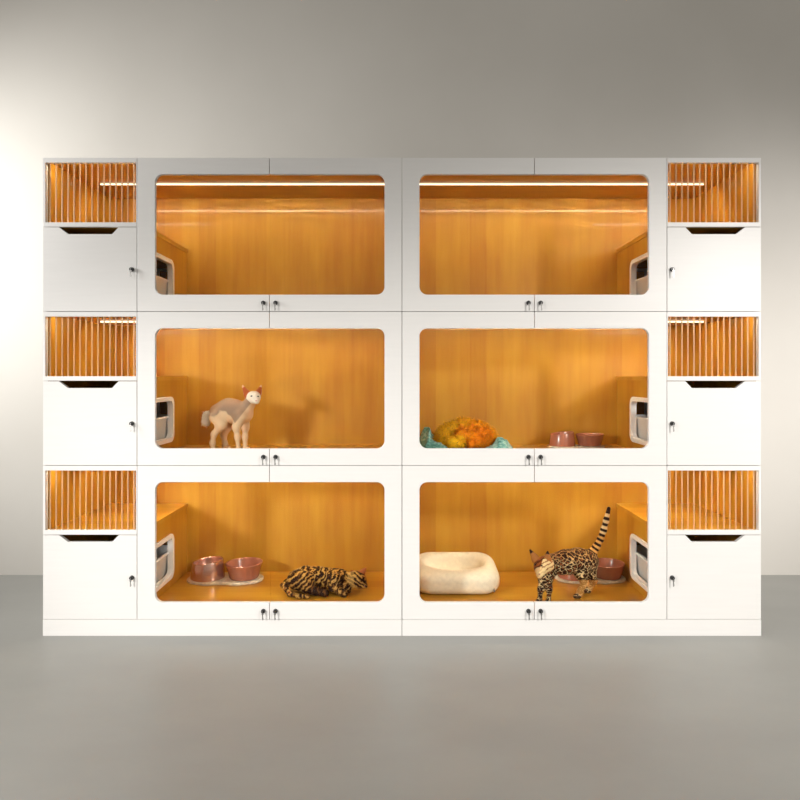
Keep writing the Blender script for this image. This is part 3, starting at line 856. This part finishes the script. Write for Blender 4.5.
# ---- cream bed, bottom tier
def bed():
    z0 = FLOORZ[0]
    cx, cy = W(455.0, 590, 0.37).x, 0.375
    org = np.array((cx, cy, z0))
    hx, hy, hz, rr = 0.205, 0.170, 0.062, 0.05
    h = 0.004
    lo = org + np.array((-hx - 0.02, -hy - 0.02, -0.012)); hi = org + np.array((hx + 0.02, hy + 0.02, 2 * hz + 0.03))
    n = np.ceil((hi - lo) / h).astype(int) + 1
    P = np.stack(np.meshgrid(*[lo[k] + h * np.arange(n[k]) for k in range(3)], indexing='ij'), -1) - org
    x, y, z = P[..., 0], P[..., 1], P[..., 2]
    # plan: rounded square, section: fat cushion
    rad = 0.095
    qx = np.maximum(np.abs(x) - (hx - rad), 0); qy = np.maximum(np.abs(y) - (hy - rad), 0)
    plan = np.hypot(qx, qy) + np.minimum(np.maximum(np.abs(x) - (hx - rad), np.abs(y) - (hy - rad)), 0) - rad
    ax = np.maximum(plan + rr, 0); az = np.maximum(np.abs(z - hz) - (hz - rr), 0)
    body = np.hypot(ax, az) + np.minimum(np.maximum(plan + rr, np.abs(z - hz) - (hz - rr)), 0) - rr
    # hollow
    hol = (np.sqrt((x / 0.150) ** 2 + ((y - 0.015) / 0.100) ** 2 + ((z - 2 * hz - 0.012) / 0.112) ** 2) - 1) * 0.07
    F = -smin(-body, hol, 0.020)
    # plump cushion inside
    cu = (np.sqrt((x / 0.135) ** 2 + ((y - 0.01) / 0.092) ** 2 + ((z - 0.028) / 0.026) ** 2) - 1) * 0.03
    F = smin(F, cu, 0.008)
    F = np.maximum(F, -z)      # flat underside
    V, Q = surface_nets(F, lo, h)
    for k in range(3):         # light relax
        A = np.zeros_like(V); c = np.zeros(len(V))
        for a in range(4):
            np.add.at(A, Q[:, a], V[Q[:, (a + 1) % 4]]); np.add.at(A, Q[:, a], V[Q[:, (a - 1) % 4]]); np.add.at(c, Q[:, a], 2)
        V = V * 0.5 + 0.5 * A / c[:, None]
    V[:, 2] = z0 + np.maximum(V[:, 2] - z0, 0) * (0.93 + 0.12 * (V[:, 1] - cy) / hy)
    me = to_mesh('pet_bed', V, Q, org)
    m = simple('cream_plush', (0.82, 0.74, 0.56), 0.9, var=0.06, scale=60, bump=0.25)
    m.node_tree.nodes['Principled BSDF'].inputs['Sheen Weight'].default_value = 0.2
    o = link_mesh('pet_bed', me, m); o.location = tuple(org)
    tag(o, 'thick cream plush pet bed with sunken middle, in front of wooden back', 'pet bed')
    b = bmesh.new(); p = W(494.5, 590.5, 0.22) - Vector(org)
    box(b, (p.x - 0.002, p.y - 0.001, p.z - 0.008), (p.x + 0.002, p.y + 0.012, p.z + 0.006))
    obj('side_tag', b, simple('grey_tag', (0.25, 0.23, 0.2), 0.8), o)
bed()

# ------------------------------------------------------------------ light
w = bpy.data.worlds.new('room'); sc.world = w; w.use_nodes = True
bg = w.node_tree.nodes['Background']; bg.inputs['Color'].default_value = (1.0, 0.955, 0.885, 1); bg.inputs['Strength'].default_value = 0.44
def spot(name, loc, aim, power, size, blend, color, radius=0.3):
    l = bpy.data.lights.new(name, 'SPOT'); l.energy = power; l.spot_size = R(size); l.spot_blend = blend; l.color = color; l.shadow_soft_size = radius
    o = bpy.data.objects.new(name, l); COL.objects.link(o); o.location = loc
    o.rotation_euler = (Vector(aim) - Vector(loc)).to_track_quat('-Z', 'Y').to_euler()
    return o
spot('key_spot', (3.0, -3.2, 2.2), (1.1, 0, 0.42), 480, 57, 1.0, (1, 0.965, 0.92), 0.2)
spot('wash_spot', (-3.0, -3.0, 1.5), (-0.30, 0, 0.02), 500, 53, 1.0, (1.0, 0.97, 0.93), 0.22)
spot('wall_spot', (-3.3, -0.75, 2.05), (-2.05, 0.85, 1.6), 290, 104, 1.0, (1, 0.985, 0.965), 0.3)
spot('wall_spot', (3.5, -0.8, 1.5), (2.2, 0.85, 1.15), 190, 80, 1.0, (1, 0.965, 0.94), 0.3)

# ------------------------------------------------------------------ camera
cd = bpy.data.cameras.new('camera'); cam = bpy.data.objects.new('camera', cd); COL.objects.link(cam)
cam.location = (0, -DF, CAMZ); cam.rotation_euler = (R(90), 0, 0)
cd.sensor_width = 36; cd.lens = 36 * DF / (800 * S)
cd.shift_x = -2 / 800; cd.shift_y = -24 / 800
sc.camera = cam
sc.view_settings.view_transform = 'Standard'; sc.view_settings.look = 'None'
sc.view_settings.gamma = 1.0; sc.view_settings.use_curve_mapping = False
sc.view_settings.exposure = 0.0
